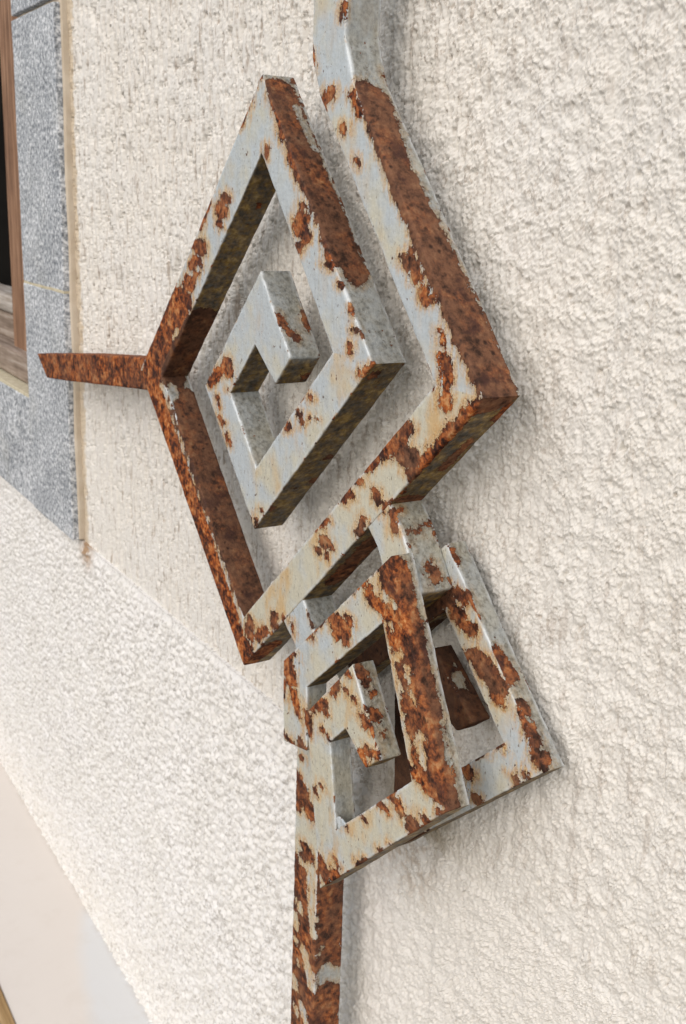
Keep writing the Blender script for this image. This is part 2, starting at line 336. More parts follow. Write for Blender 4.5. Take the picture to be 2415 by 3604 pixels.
def block(name, x0, x1, y0, y1, z0, z1, mat, parent=None, r=0.0015, seg=2, wob=0.0, seed=0, cuts=6, shear=0.0):
    """a bevelled block whose faces are slightly uneven"""
    bm = bmesh.new()
    v, f = box(x0, x1, y0, y1, z0, z1)
    vs = [bm.verts.new(q) for q in v]
    for q in f: bm.faces.new([vs[i] for i in q])
    bmesh.ops.bevel(bm, geom=bm.edges[:], offset=r, segments=seg, affect='EDGES', profile=0.5)
    if wob:
        long_e = [e for e in bm.edges if e.calc_length() > 0.02]
        bmesh.ops.subdivide_edges(bm, edges=long_e, cuts=cuts, use_grid_fill=True)
        for q in bm.verts:
            q.co += noise.noise_vector(q.co * 45 + Vector((seed * 7.3, 0, 0))) * wob
    for q in bm.verts: q.co.z += shear * (q.co.x - x0)
    bmesh.ops.recalc_face_normals(bm, faces=bm.faces[:])
    me = bpy.data.meshes.new(name); bm.to_mesh(me); bm.free()
    me.materials.append(mat)
    for p in me.polygons: p.use_smooth = False
    o = bpy.data.objects.new(name, me); COL.objects.link(o)
    if parent:
        o.parent = parent
        me.transform(Matrix.Translation(-Vector(parent.location)))
    return o
tag(block('floor', -2.4, 0.6, -0.1195, 0.0, -0.06, 0.0, FLOOR), kind='structure')
tag(block('floor_edge', -2.4, 0.6, -0.140, -0.1200, -0.06, 0.0015, TRIM), kind='structure')
gv, gf = box(-30, 30, -60, 0.0, -0.30, -0.16)
tag(mesh_obj('ground', gv, gf, STREET, smooth=False), kind='structure')

# ---------------------------------------------------------------- the window at the far end of the wall
win = empty('window', (-1.09, 0.0, ZD), 'old wooden window with grey granite surround at far left of the plaster wall', 'window')
GX0, GX1 = -1.159, -1.0205
for i, (z0, z1) in enumerate(((ZD + 0.0015, 0.6835), (0.6855, 0.9345), (0.9385, 1.30))):
    block('granite_block', GX0, GX1, -0.0120, 0.010, z0, z1, GRANITE, win, 0.0012, 2, 0.0009, i)
block('granite_sill', -1.75, GX0 - 0.0022, -0.0105, 0.16, ZD + 0.0015, 0.5610, GRANITE, win, 0.0012, 2, 0.0009, 7)
block('mortar_bed', GX0 - 0.001, GX1 + 0.0015, -0.0065, 0.012, ZD + 0.001, 1.30, TAN, win, 0.002, 2, 0.0012, 3, 14)
block('grout_joint', GX0 + 0.001, GX1 - 0.001, -0.0117, 0.0, 0.6830, 0.6860, GROUT, win, 0.0004, 1)
block('grout_joint', GX0 - 0.0024, GX0 + 0.0002, -0.0104, 0.0, 0.4600, 0.5640, GROUT, win, 0.0004, 1)
block('grout_joint', -1.75, GX0 - 0.002, -0.0095, 0.02, 0.5600, 0.5645, GROUT, win, 0.0006, 1)
block('jamb', -1.335, -1.150, 0.020, 0.075, 0.5645, 1.30, JAMB, win, 0.002, 2, 0.0008, 4, 10)
block('sill_board', -1.75, -1.150, 0.006, 0.16, 0.5650, 0.5960, GREYWOOD, win, 0.003, 2, 0.0012, 5, 10, -0.0)
block('sash_panel', -1.75, -1.338, 0.032, 0.070, 0.5960, 0.6280, GREYWOOD, win, 0.003, 2, 0.001, 6, 8)
block('sash_rail', -1.75, -1.338, 0.026, 0.075, 0.6285, 0.6520, PALEWOOD, win, 0.010, 4, 0.0008, 8, 8)
rv, rf = box(-1.80, -1.3375, 0.0755, 0.40, 0.55, 1.32)
mesh_obj('dark_room', rv, [q for i, q in enumerate(rf) if i != 2], BLACK, win, False, None, win.location)   # open towards the street

# ---------------------------------------------------------------- the wrought-iron grille
FRET = {   # (front face y, thickness, [(outer edge, inner edge) x z in mm], ends)
    'outer': (-0.04, 0.0196, [((-472.5, 1090.0), (-503.8, 1090.0)), ((-472.3, 846.0), (-503.6, 840.0)), ((-463.5, 826.0), (-496.0, 823.0)), ((-350.5, 695.9), (-386.2, 696.0)), ((-574.6, 488.8), (-575.2, 521.6))], ('cut', 'mitre')),
    'scroll': (-0.04, 0.0196, [((-574.6, 488.8), (-575.2, 521.6)), ((-748.2, 651.9), (-705.5, 652.6)), ((-558.1, 836.5), (-557.7, 796.4)), ((-437.2, 698.1), (-475.4, 699.0)), ((-561.4, 582.4), (-560.4, 620.5)), ((-634.2, 657.8), (-596.1, 659.1)), ((-557.8, 734.0), (-563.2, 691.9)), ((-520.7, 690.8), (-537.8, 673.6))], ('mitre', 'cut')),
    'spur': (-0.0397, 0.019, [((-711.4, 664.7), (-712.2, 641.6)), ((-735.8, 662.1), (-736.9, 638.8)), ((-889.3, 645.1), (-923.6, 617.4)), ((-1018.0, 628.9), (-988.4, 610.6))], ('mitre', 'cut')),
    'foot': (-0.0396, 0.019, [((-418.7, 634.5), (-438.7, 619.3)), ((-407.1, 623.9), (-427.2, 609.7)), ((-389.0, 598.5), (-409.7, 580.8))], ('mitre', 'cut')),
    'foot2': (-0.0396, 0.019, [((-501.6, 559.1), (-524.3, 537.5)), ((-489.9, 546.3), (-508.9, 526.9)), ((-484.6, 538.1), (-503.5, 518.9))], ('mitre', 'cut')),
    'key0': (-0.0526, 0.0126, [((-496.4, 476.4), (-468.9, 482.6)), ((-498.2, 524.2), (-470.7, 519.2)), ((-395.8, 616.0), (-399.9, 581.7)), ((-341.4, 512.9), (-370.1, 513.2)), ((-450.4, 406.7), (-435.7, 451.6)), ((-470.6, 504.6), (-444.4, 498.8)), ((-425.4, 550.5), (-429.9, 513.1)), ((-397.0, 512.0), (-410.6, 501.2))], ('cut', 'cut')),
    'key2': (-0.0204, 0.0112, [((-505.1, 521.5), (-483.1, 504.6)), ((-396.5, 617.6), (-395.6, 584.5)), ((-315.9, 536.7), (-345.1, 536.9)), ((-427.6, 435.3), (-409.6, 477.5)), ((-434.0, 524.3), (-413.2, 518.8)), ((-402.2, 561.7), (-403.1, 537.3)), ((-368.6, 537.4), (-381.1, 527.3))], ('cut', 'cut')),
    'post': (-0.0398, 0.019, [((-503.6, 496.0), (-475.4, 496.0)), ((-503.6, 0.0), (-475.4, 0.0))], ('cut', 'cut')),
}
PATCH = {   # bare places: (face kind, +1 rust / -1 paint left on, tone (highest: shade painted in), radius mm, points mm)
    'outer': [
        (0, 1, 0.4, 2.7, [(-484.8, -40.0, 822.8)]),
        (0, 1, 0.4, 2.2, [(-485.9, -40.0, 821.6), (-487.4, -40.0, 819.8)]),
        (0, 1, 0.3, 1.4, [(-472.3, -40.0, 806.8), (-470.3, -40.0, 804.1)]),
        (0, 1, 0.3, 0.8, [(-467.9, -40.0, 807.2), (-468.7, -40.0, 804.5)]),
        (0, 1, 0.8, 1.1, [(-408.8, -40.0, 752.5), (-408.5, -40.0, 749.5)]),
        (0, 1, 0.8, 3.8, [(-409.7, -40.0, 747.3)]),
        (0, 1, 0.6, 1.9, [(-405.6, -40.0, 746.0), (-404.4, -40.0, 739.9)]),
        (0, 1, 0.8, 1.3, [(-416.2, -40.0, 749.1)]),
        (0, 1, 0.6, 2.2, [(-398.0, -40.0, 735.5), (-396.7, -40.0, 733.1)]),
        (0, 1, 0.7, 1.5, [(-388.7, -40.0, 733.8), (-391.8, -40.0, 733.0)]),
        (0, 1, 0.6, 1.6, [(-395.9, -40.0, 730.8)]),
        (0, 1, 0.1, 1, [(-383.7, -40.0, 719.2), (-382.0, -40.0, 714.5)]),
        (0, 1, 0.1, 2.2, [(-380.6, -40.0, 708.5), (-376.9, -40.0, 699.9)]),
        (0, 1, 0.2, 2, [(-378.5, -40.0, 703.9), (-377.6, -40.0, 688.6)]),
        (0, 1, 0.1, 1.2, [(-382.2, -40.0, 709.6), (-378.4, -40.0, 694.1)]),
        (0, 1, 0.3, 3.3, [(-353.3, -40.0, 691.9), (-373.6, -40.0, 675.5), (-389.3, -40.0, 658.8)]),
        (0, 1, 0.5, 4, [(-407.6, -40.0, 673.0), (-417.5, -40.0, 662.3)]),
        (0, 1, 0.9, 5.5, [(-404.2, -40.0, 659.6)]),
        (0, 1, 0.4, 3.4, [(-424.6, -40.0, 658.1)]),
        (0, 1, 0.6, 3.7, [(-398.9, -40.0, 653.0)]),
        (0, 1, 0.4, 1.7, [(-426.9, -40.0, 656.2), (-436.6, -40.0, 647.8)]),
        (0, 1, 0.4, 1.6, [(-446.0, -40.0, 638.4)]),
        (0, 1, 0.4, 1.9, [(-454.2, -40.0, 630.1)]),
        (0, 1, 0.7, 1.9, [(-429.3, -40.0, 637.3), (-427.7, -40.0, 633.1)]),
        (0, 1, 0.5, 1.4, [(-423.9, -40.0, 632.9), (-417.6, -40.0, 632.8)]),
        (0, 1, 0.7, 3.6, [(-476.9, -40.0, 597.8)]),
        (0, 1, 0.7, 1.7, [(-484.3, -40.0, 591.4)]),
        (0, 1, 0.4, 0.9, [(-474.5, -40.0, 592.9), (-475.0, -40.0, 589.6)]),
        (0, 1, 0.7, 1.9, [(-470.9, -40.0, 597.1)]),
        (0, 1, 0.4, 1.3, [(-443.3, -40.0, 639.0)]),
        (0, 1, 0.4, 1.3, [(-455.5, -40.0, 628.8), (-459.0, -40.0, 625.4)]),
        (0, 1, 0.4, 1.2, [(-476.2, -40.0, 610.9), (-480.4, -40.0, 606.3)]),
        (0, 1, 0.8, 1.3, [(-439.9, -40.0, 620.1), (-444.1, -40.0, 611.6)]),
        (0, 1, 0.7, 1.8, [(-532.2, -40.0, 537.4), (-534.9, -40.0, 530.2)]),
        (0, 1, 0.7, 1.3, [(-521.6, -40.0, 539.4), (-517.3, -40.0, 536.5)]),
        (0, 1, 0.5, 2.1, [(-544.7, -40.0, 524.0), (-556.0, -40.0, 514.4)]),
        (0, 1, 0.5, 2.8, [(-566.0, -40.0, 522.9), (-566.5, -40.0, 511.4)]),
        (0, 1, 0.4, 3.9, [(-569.6, -40.0, 504.6), (-573.4, -40.0, 490.6)]),
        (0, 1, 0.3, 0.6, [(-503.1, -40.0, 841.7), (-502.7, -40.0, 833.8)]),
        (0, 1, 0.5, 0.9, [(-474.4, -40.0, 859.9), (-475.4, -40.0, 855.1)]),
        (0, 1, 0.2, 1.2, [(-464.1, -40.0, 820.8), (-455.9, -40.0, 811.7)]),
        (0, 1, 0.5, 0.9, [(-440.3, -40.0, 798.7), (-436.1, -40.0, 793.7)]),
        (0, 1, 0.5, 0.7, [(-458.3, -40.0, 791.7), (-456.4, -40.0, 789.1)]),
        (1, 1, 1, 11.9, [(-453.3, -34.3, 820.6), (-429.1, -39.3, 791.2), (-391.0, -35.3, 745.1), (-353.0, -33.4, 698.9)]),
        (1, 1, 0.6, 2.9, [(-462.3, -22.0, 831.5)]),
        (1, 1, 0.6, 2.7, [(-460.2, -28.0, 829.0)]),
        (1, -1, 0, 1.6, [(-449.2, -27.3, 815.7), (-445.8, -25.4, 811.5), (-441.7, -24.0, 806.5)]),
        (1, -1, 0, 0.8, [(-456.7, -30.7, 824.8), (-451.5, -29.1, 818.4)]),
        (1, 1, 0.9, 2.6, [(-377.8, -25.7, 670.4), (-394.0, -26.9, 655.2)]),
        (1, 1, 0.5, 1.7, [(-355.5, -23.1, 691.3), (-364.4, -22.9, 682.9)]),
        (1, 1, 0.9, 3.6, [(-416.3, -22.9, 634.4), (-414.5, -34.1, 636.0)]),
        (1, 1, 0.6, 1.9, [(-408.8, -38.2, 641.4)]),
        (1, 1, 0.9, 6, [(-449.4, -28.2, 605.6), (-484.0, -28.8, 573.1)]),
        (1, 1, 1, 2.7, [(-470.3, -26.7, 586.0)]),
        (1, 1, 0.6, 6, [(-551.4, -31.5, 509.8), (-573.5, -36.0, 489.8)]),
        (1, -1, 0, 2.8, [(-544.1, -32.5, 516.4)]),
    ],
    'scroll': [
        (0, 1, 0.3, 8.9, [(-728.1, -40.0, 648.8), (-700.4, -40.0, 682.0), (-670.2, -40.0, 707.5)]),
        (0, 1, 0.4, 4.9, [(-659.7, -40.0, 719.1), (-646.9, -40.0, 733.2)]),
        (0, 1, 0.6, 5.3, [(-640.2, -40.0, 743.0)]),
        (0, -1, 0, 2.3, [(-643.8, -40.0, 729.9)]),
        (0, -1, 0, 1.4, [(-649.4, -40.0, 709.3), (-641.3, -40.0, 720.5)]),
        (0, -1, 0, 1.8, [(-655.1, -40.0, 725.7), (-660.5, -40.0, 728.0)]),
        (0, -1, 0, 1.1, [(-686.3, -40.0, 681.7), (-677.8, -40.0, 688.3)]),
        (0, 1, 0.6, 4.9, [(-609.0, -40.0, 765.7)]),
        (0, 1, 0.6, 2.4, [(-610.9, -40.0, 757.8)]),
        (0, 1, 0.5, 3.6, [(-603.1, -40.0, 772.2)]),
        (0, -1, 0, 1.2, [(-615.0, -40.0, 769.6)]),
        (0, 1, 0.4, 1.6, [(-627.3, -40.0, 769.4), (-640.1, -40.0, 754.9)]),
        (0, 1, 0.5, 1.4, [(-560.4, -40.0, 835.6), (-564.5, -40.0, 833.0)]),
        (0, 1, 0.4, 1.1, [(-571.6, -40.0, 825.5), (-574.3, -40.0, 822.0)]),
        (0, 1, 0.4, 1.3, [(-578.5, -40.0, 816.3), (-582.1, -40.0, 812.8)]),
        (0, 1, 0.7, 1.4, [(-551.0, -40.0, 799.2), (-551.5, -40.0, 794.8)]),
        (0, 1, 0.4, 1.5, [(-544.4, -40.0, 821.8), (-536.6, -40.0, 810.1), (-533.1, -40.0, 802.9)]),
        (0, 1, 0.5, 1.6, [(-524.9, -40.0, 795.7), (-516.8, -40.0, 785.8)]),
        (0, 1, 0.5, 1.2, [(-516.8, -40.0, 785.8), (-510.4, -40.0, 778.8)]),
        (0, 1, 0.5, 4, [(-510.6, -40.0, 763.3), (-511.5, -40.0, 757.6)]),
        (0, 1, 0.5, 2.6, [(-509.1, -40.0, 769.7)]),
        (0, 1, 0.7, 2.1, [(-512.1, -40.0, 750.4), (-512.9, -40.0, 746.8)]),
        (0, 1, 0.5, 2.9, [(-506.2, -40.0, 754.9)]),
        (0, 1, 0.4, 1.3, [(-487.0, -40.0, 752.9), (-479.9, -40.0, 741.5)]),
        (0, 1, 0.7, 0.9, [(-486.4, -40.0, 741.8)]),
        (0, 1, 0.4, 1.3, [(-469.1, -40.0, 733.3)]),
        (0, 1, 0.3, 1.4, [(-457.5, -40.0, 721.9), (-452.6, -40.0, 718.6)]),
        (0, 1, 0.6, 1.7, [(-454.3, -40.0, 712.7)]),
        (0, 1, 0.6, 0.7, [(-458.3, -40.0, 704.6), (-458.9, -40.0, 701.1)]),
        (0, 1, 0.4, 1.6, [(-447.6, -40.0, 692.2), (-437.6, -40.0, 696.7)]),
        (0, 1, 0.8, 1.4, [(-440.0, -40.0, 695.3)]),
        (0, 1, 0.6, 1.5, [(-507.9, -40.0, 662.0), (-506.3, -40.0, 656.8)]),
        (0, 1, 0.5, 1.3, [(-519.8, -40.0, 653.1), (-523.1, -40.0, 650.6)]),
        (0, 1, 0.6, 1.2, [(-496.4, -40.0, 672.1)]),
        (0, 1, 0.6, 0.8, [(-497.7, -40.0, 672.9)]),
        (0, 1, 0.6, 0.8, [(-551.6, -40.0, 596.2)]),
        (0, 1, 0.7, 1, [(-559.7, -40.0, 589.4), (-559.6, -40.0, 585.9)]),
        (0, 1, 0.8, 0.6, [(-497.1, -40.0, 661.6)]),
        (0, 1, 0.8, 0.6, [(-488.9, -40.0, 662.1)]),
        (0, 1, 0.3, 2.8, [(-625.4, -40.0, 661.3), (-602.3, -40.0, 674.3)]),
        (0, 1, 0.4, 3.4, [(-600.3, -40.0, 676.3), (-598.3, -40.0, 671.4)]),
        (0, 1, 0.5, 1.6, [(-610.4, -40.0, 641.3), (-606.2, -40.0, 638.5)]),
        (0, 1, 0.5, 1.6, [(-600.8, -40.0, 632.4), (-597.4, -40.0, 627.7)]),
        (0, 1, 0.3, 1.1, [(-614.7, -40.0, 654.0), (-611.7, -40.0, 648.2)]),
        (0, 1, 0.4, 0.9, [(-600.2, -40.0, 660.7)]),
        (0, 1, 0.2, 9.1, [(-720.4, -40.0, 637.9), (-644.0, -40.0, 562.3), (-577.6, -40.0, 493.8)]),
        (0, -1, 0, 2.1, [(-692.6, -40.0, 636.5), (-690.6, -40.0, 633.9)]),
        (0, -1, 0, 1.1, [(-677.9, -40.0, 619.5), (-663.4, -40.0, 604.8)]),
        (0, -1, 0, 1, [(-662.5, -40.0, 604.0), (-660.1, -40.0, 600.6)]),
        (0, -1, 0, 1.7, [(-627.8, -40.0, 571.5)]),
        (0, -1, 0, 0.9, [(-612.2, -40.0, 530.4)]),
        (0, -1, 0, 0.8, [(-684.1, -40.0, 632.1), (-679.2, -40.0, 625.1)]),
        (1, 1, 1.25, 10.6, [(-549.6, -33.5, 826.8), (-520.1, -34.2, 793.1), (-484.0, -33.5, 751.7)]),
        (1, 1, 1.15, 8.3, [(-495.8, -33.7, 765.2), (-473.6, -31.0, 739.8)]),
        (1, -1, 0, 2.4, [(-543.5, -26.3, 819.9), (-525.6, -24.5, 799.3)]),
        (1, 1, 0.8, 3.1, [(-469.6, -30.7, 735.2)]),
        (1, 1, 0.9, 1.8, [(-556.4, -22.3, 834.6)]),
        (1, -1, 0, 1.3, [(-473.6, -38.4, 739.8), (-467.9, -37.4, 733.3)]),
        (1, 1, 0.7, 1.9, [(-538.0, -37.4, 710.9), (-533.3, -36.2, 705.5)]),
        (1, 1, 0.6, 1.9, [(-530.9, -34.8, 702.6), (-528.4, -30.8, 699.7)]),
        (1, 1, 0.9, 2.4, [(-539.2, -20.7, 712.4), (-533.0, -22.1, 705.2)]),
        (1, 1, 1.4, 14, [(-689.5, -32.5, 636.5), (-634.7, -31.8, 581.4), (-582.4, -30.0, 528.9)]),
        (1, -1, 0, 3.9, [(-699.0, -35.6, 646.0), (-693.9, -36.5, 641.0)]),
        (1, -1, 0, 2.7, [(-693.3, -39.7, 640.3), (-686.7, -41.4, 633.6)]),
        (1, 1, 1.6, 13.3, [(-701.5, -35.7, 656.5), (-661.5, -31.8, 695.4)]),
        (1, 1, 0, 2, [(-586.1, -27.2, 768.8)]),
        (1, 1, 1, 2.6, [(-502.2, -24.9, 637.5)]),
        (1, 1, 1, 3.5, [(-521.0, -21.9, 620.1)]),
        (1, 1, 1, 1.6, [(-526.6, -32.5, 614.8)]),
        (1, 1, 1, 2, [(-543.1, -37.3, 599.5)]),
        (1, 1, 0.9, 1.9, [(-442.4, -33.5, 693.3), (-445.7, -36.2, 690.2)]),
        (1, 1, 0.9, 4.2, [(-533.3, -22.1, 678.2)]),
    ],
    'spur': [
        (0, 1, 0.45, 32.3, [(-1010.1, -40.0, 619.3), (-711.7, -40.0, 654.2)]),
    ],
    'foot': [
        (0, 1, 0.5, 1.5, [(-416.9, -40.0, 630.5), (-411.3, -40.0, 622.1)]),
        (0, 1, 0.6, 1.1, [(-424.8, -40.0, 628.4)]),
        (1, 1, 0.8, 1.8, [(-407.7, -35.4, 621.1), (-408.3, -29.3, 621.8), (-409.2, -22.0, 622.9)]),
        (1, 1, 0.75, 2.2, [(-405.5, -21.8, 618.5)]),
        (1, 1, 0.4, 1.9, [(-415.4, -36.4, 630.4)]),
        (1, 1, 0.6, 3.2, [(-395.8, -28.8, 606.7), (-393.0, -28.9, 603.3)]),
        (1, 1, 0.7, 1.9, [(-390.7, -19.6, 600.5)]),
        (1, 1, 0.5, 1.1, [(-403.6, -37.8, 616.2)]),
    ],
    'foot2': [
        (0, 1, 0.6, 1, [(-510.9, -40.0, 533.6), (-513.9, -40.0, 539.5)]),
        (0, 1, 0.8, 1.6, [(-488.3, -40.0, 546.9)]),
    ],
    'key0': [
        (0, 1, 0.5, 8, [(-391.8, -52.6, 611.3), (-379.9, -52.6, 580.7), (-365.7, -52.6, 548.6), (-351.9, -52.6, 520.9)]),
        (0, -1, 0, 2.3, [(-402.7, -52.6, 596.0), (-397.2, -52.6, 594.3)]),
        (0, -1, 0, 1.4, [(-394.1, -52.6, 595.3), (-388.4, -52.6, 592.8)]),
        (0, -1, 0, 1.6, [(-393.8, -52.6, 582.7), (-392.3, -52.6, 581.2)]),
        (0, -1, 0, 1.2, [(-395.8, -52.6, 576.3), (-392.4, -52.6, 564.7)]),
        (0, -1, 0, 1.4, [(-387.2, -52.6, 568.8), (-382.1, -52.6, 572.9)]),
        (0, -1, 0, 1.2, [(-378.3, -52.6, 567.3), (-376.4, -52.6, 561.7)]),
        (0, -1, 0, 0.9, [(-373.3, -52.6, 558.0), (-371.0, -52.6, 552.6)]),
        (0, -1, 0, 2.1, [(-365.2, -52.6, 538.8), (-362.7, -52.6, 526.4)]),
        (0, -1, 0, 1.2, [(-386.3, -52.6, 558.4), (-382.5, -52.6, 555.7)]),
        (0, -1, 0, 1.2, [(-372.9, -52.6, 525.9), (-371.3, -52.6, 521.5)]),
        (0, -1, 0, 1.9, [(-405.4, -52.6, 598.7), (-401.3, -52.6, 594.3)]),
        (0, 1, 0.45, 5.2, [(-438.9, -52.6, 566.7), (-437.4, -52.6, 564.9)]),
        (0, 1, 0.6, 2.5, [(-446.7, -52.6, 568.2)]),
        (0, 1, 0.5, 2.1, [(-431.0, -52.6, 572.5)]),
        (0, 1, 0.6, 2.3, [(-432.4, -52.6, 560.1)]),
        (0, 1, 0.4, 1.7, [(-442.8, -52.6, 559.9)]),
        (0, 1, 0.1, 2, [(-414.8, -52.6, 595.4), (-412.4, -52.6, 590.7)]),
        (0, 1, 0.1, 3.5, [(-409.3, -52.6, 590.3), (-400.9, -52.6, 588.8), (-394.2, -52.6, 587.5)]),
        (0, -1, 0, 1.1, [(-405.2, -52.6, 595.9)]),
        (0, 1, 0.5, 0.9, [(-451.9, -52.6, 568.3), (-470.6, -52.6, 549.7)]),
        (0, 1, 0.7, 1.4, [(-467.5, -52.6, 550.8)]),
        (0, 1, 0.4, 0.8, [(-420.6, -52.6, 598.1), (-428.0, -52.6, 589.2)]),
        (0, 1, 0.4, 3.2, [(-493.3, -52.6, 528.7), (-489.4, -52.6, 516.6)]),
        (0, 1, 0.4, 1.7, [(-485.8, -52.6, 533.3)]),
        (0, 1, 0.2, 2.4, [(-484.8, -52.6, 509.9), (-482.2, -52.6, 502.4)]),
        (0, 1, 0.3, 1.9, [(-479.5, -52.6, 500.2)]),
        (0, 1, 0.5, 1, [(-496.7, -52.6, 511.9), (-496.4, -52.6, 503.3)]),
        (0, 1, 0.7, 2.5, [(-475.5, -52.6, 484.4), (-473.7, -52.6, 481.2)]),
        (0, 1, 0.3, 1.3, [(-493.7, -52.6, 479.8), (-486.9, -52.6, 479.0)]),
        (0, 1, 0.4, 2.4, [(-458.5, -52.6, 513.5), (-452.1, -52.6, 517.9)]),
        (0, 1, 0.4, 1.7, [(-464.5, -52.6, 509.2)]),
        (0, 1, 0.5, 1.4, [(-451.2, -52.6, 502.6), (-445.7, -52.6, 500.2)]),
        (0, 1, 0.5, 1.6, [(-431.3, -52.6, 534.2)]),
        (0, 1, 0.4, 1.6, [(-422.3, -52.6, 532.7)]),
        (0, 1, 0.4, 1.5, [(-445.1, -52.6, 526.5), (-438.4, -52.6, 534.1)]),
        (0, 1, 0.3, 1.7, [(-413.6, -52.6, 527.5), (-411.3, -52.6, 522.3)]),
        (0, 1, 0.3, 2, [(-414.3, -52.6, 506.9), (-410.7, -52.6, 502.3)]),
        (0, 1, 0.5, 2.1, [(-407.6, -52.6, 510.8)]),
        (0, 1, 0.3, 1.9, [(-400.9, -52.6, 512.5)]),
        (0, 1, 0.6, 2, [(-429.1, -52.6, 544.1)]),
        (0, 1, 0.5, 1.5, [(-450.4, -52.6, 513.7)]),
        (0, 1, 0.4, 1.4, [(-468.7, -52.6, 504.1), (-466.9, -52.6, 493.8)]),
        (0, 1, 0.7, 1.2, [(-453.4, -52.6, 469.2)]),
        (0, 1, 0.7, 1.2, [(-460.0, -52.6, 463.6), (-457.7, -52.6, 462.2)]),
        (0, 1, 0.6, 2.8, [(-450.0, -52.6, 424.3), (-446.5, -52.6, 416.6)]),
        (0, 1, 0.5, 1.5, [(-434.6, -52.6, 433.3), (-432.1, -52.6, 431.3)]),
        (0, 1, 0.4, 2.8, [(-439.0, -52.6, 421.0), (-433.3, -52.6, 426.2)]),
        (0, 1, 0.3, 2.5, [(-443.3, -52.6, 414.9)]),
        (0, 1, 0.6, 2.4, [(-392.4, -52.6, 488.4)]),
        (0, 1, 0.5, 2.3, [(-383.7, -52.6, 496.9)]),
        (0, 1, 0.5, 1.4, [(-379.5, -52.6, 496.4), (-378.4, -52.6, 492.4)]),
        (0, 1, 0.8, 2.7, [(-368.5, -52.6, 489.4), (-365.3, -52.6, 492.7)]),
        (0, 1, 0.6, 2.2, [(-356.7, -52.6, 499.9)]),
        (0, 1, 0.5, 1.8, [(-346.4, -52.6, 509.2)]),
        (0, 1, 0.5, 1.3, [(-409.2, -52.6, 472.7)]),
        (0, 1, 0.8, 1, [(-392.5, -52.6, 463.1)]),
        (0, 1, 0.8, 0.7, [(-383.4, -52.6, 471.0)]),
        (0, 1, 0.7, 1.2, [(-411.3, -52.6, 443.5), (-404.8, -52.6, 449.8)]),
        (0, 1, 0.3, 2.9, [(-365.2, -52.6, 518.3), (-357.7, -52.6, 523.1)]),
        (0, 1, 0.4, 1.3, [(-426.4, -52.6, 458.4)]),
        (1, 1, 0.75, 4.4, [(-392.8, -48.8, 610.4), (-368.1, -48.7, 563.6), (-342.5, -49.6, 515.0)]),
        (1, -1, 0, 1, [(-373.1, -42.3, 573.0), (-365.8, -42.9, 559.1)]),
        (1, -1, 0, 1.3, [(-359.3, -45.1, 546.9), (-350.4, -45.7, 529.9)]),
        (1, 1, 0.9, 1.5, [(-363.6, -45.0, 554.9), (-361.3, -46.4, 550.5)]),
        (1, -1, 0, 1, [(-348.5, -44.5, 526.3)]),
        (1, 1, 0.8, 2.8, [(-423.2, -50.2, 547.6), (-421.7, -48.8, 545.6)]),
        (1, 1, 0.8, 2.8, [(-419.4, -47.3, 542.4)]),
        (1, 1, 0.5, 3.4, [(-409.6, -48.2, 529.0)]),
        (1, 1, 0.7, 1.7, [(-415.8, -46.3, 537.5)]),
        (1, 1, 0.6, 1.7, [(-403.8, -46.5, 521.2)]),
        (1, -1, 0, 1.4, [(-405.7, -48.0, 523.8)]),
    ],
    'key2': [
        (0, 1, 0.6, 3.7, [(-383.1, -20.4, 595.9)]),
        (0, 1, 0.7, 3.8, [(-385.2, -20.4, 585.9)]),
        (0, 1, 0.5, 3.7, [(-375.5, -20.4, 581.9)]),
        (0, 1, 0.7, 5.2, [(-365.5, -20.4, 569.6), (-354.2, -20.4, 562.7)]),
        (0, 1, 0.3, 2.9, [(-351.5, -20.4, 556.8)]),
        (0, 1, 0.8, 2.4, [(-392.4, -20.4, 594.3)]),
        (0, 1, 0.7, 2.3, [(-368.2, -20.4, 512.1)]),
        (0, 1, 0.7, 2.4, [(-361.3, -20.4, 499.8)]),
        (0, 1, 0.7, 1, [(-345.9, -20.4, 534.6)]),
        (0, 1, 0.6, 1.8, [(-328.2, -20.4, 528.4)]),
        (0, 1, 0.8, 1.7, [(-333.5, -20.4, 523.5)]),
        (0, 1, 0.7, 2.5, [(-370.2, -20.4, 509.3)]),
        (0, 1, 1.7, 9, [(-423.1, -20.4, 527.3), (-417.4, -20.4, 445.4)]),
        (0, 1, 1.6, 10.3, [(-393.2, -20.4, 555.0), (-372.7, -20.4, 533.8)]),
        (0, -1, 0, 3.5, [(-382.4, -20.4, 553.4), (-379.8, -20.4, 550.8)]),
        (0, 1, 0.2, 1.4, [(-381.3, -20.4, 528.4), (-379.2, -20.4, 535.4)]),
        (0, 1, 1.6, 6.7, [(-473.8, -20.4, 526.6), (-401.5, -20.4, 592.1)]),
        (0, 1, 0.5, 1.9, [(-319.7, -20.4, 537.1), (-324.5, -20.4, 545.8)]),
        (0, 1, 0.4, 1.3, [(-333.2, -20.4, 554.3), (-328.8, -20.4, 549.4)]),
        (1, 1, 0.7, 4.1, [(-355.9, -20.4, 576.8), (-347.3, -16.6, 568.3)]),
        (1, 1, 0.6, 2.2, [(-338.6, -17.2, 559.5), (-335.7, -16.9, 556.6)]),
        (1, 1, 0.5, 2.5, [(-330.0, -17.8, 550.9), (-325.4, -18.1, 546.2)]),
        (1, 1, 0.5, 3.2, [(-319.5, -16.8, 540.4)]),
        (1, 1, 0.6, 1.2, [(-369.0, -21.3, 590.0)]),
        (1, 1, 0.5, 1.3, [(-393.5, -19.4, 614.5), (-389.6, -18.7, 610.6)]),
        (1, 1, 0.6, 1.2, [(-377.6, -21.7, 598.6)]),
        (1, 1, 1.7, 11.1, [(-404.1, -13.1, 563.0), (-372.0, -12.9, 539.8)]),
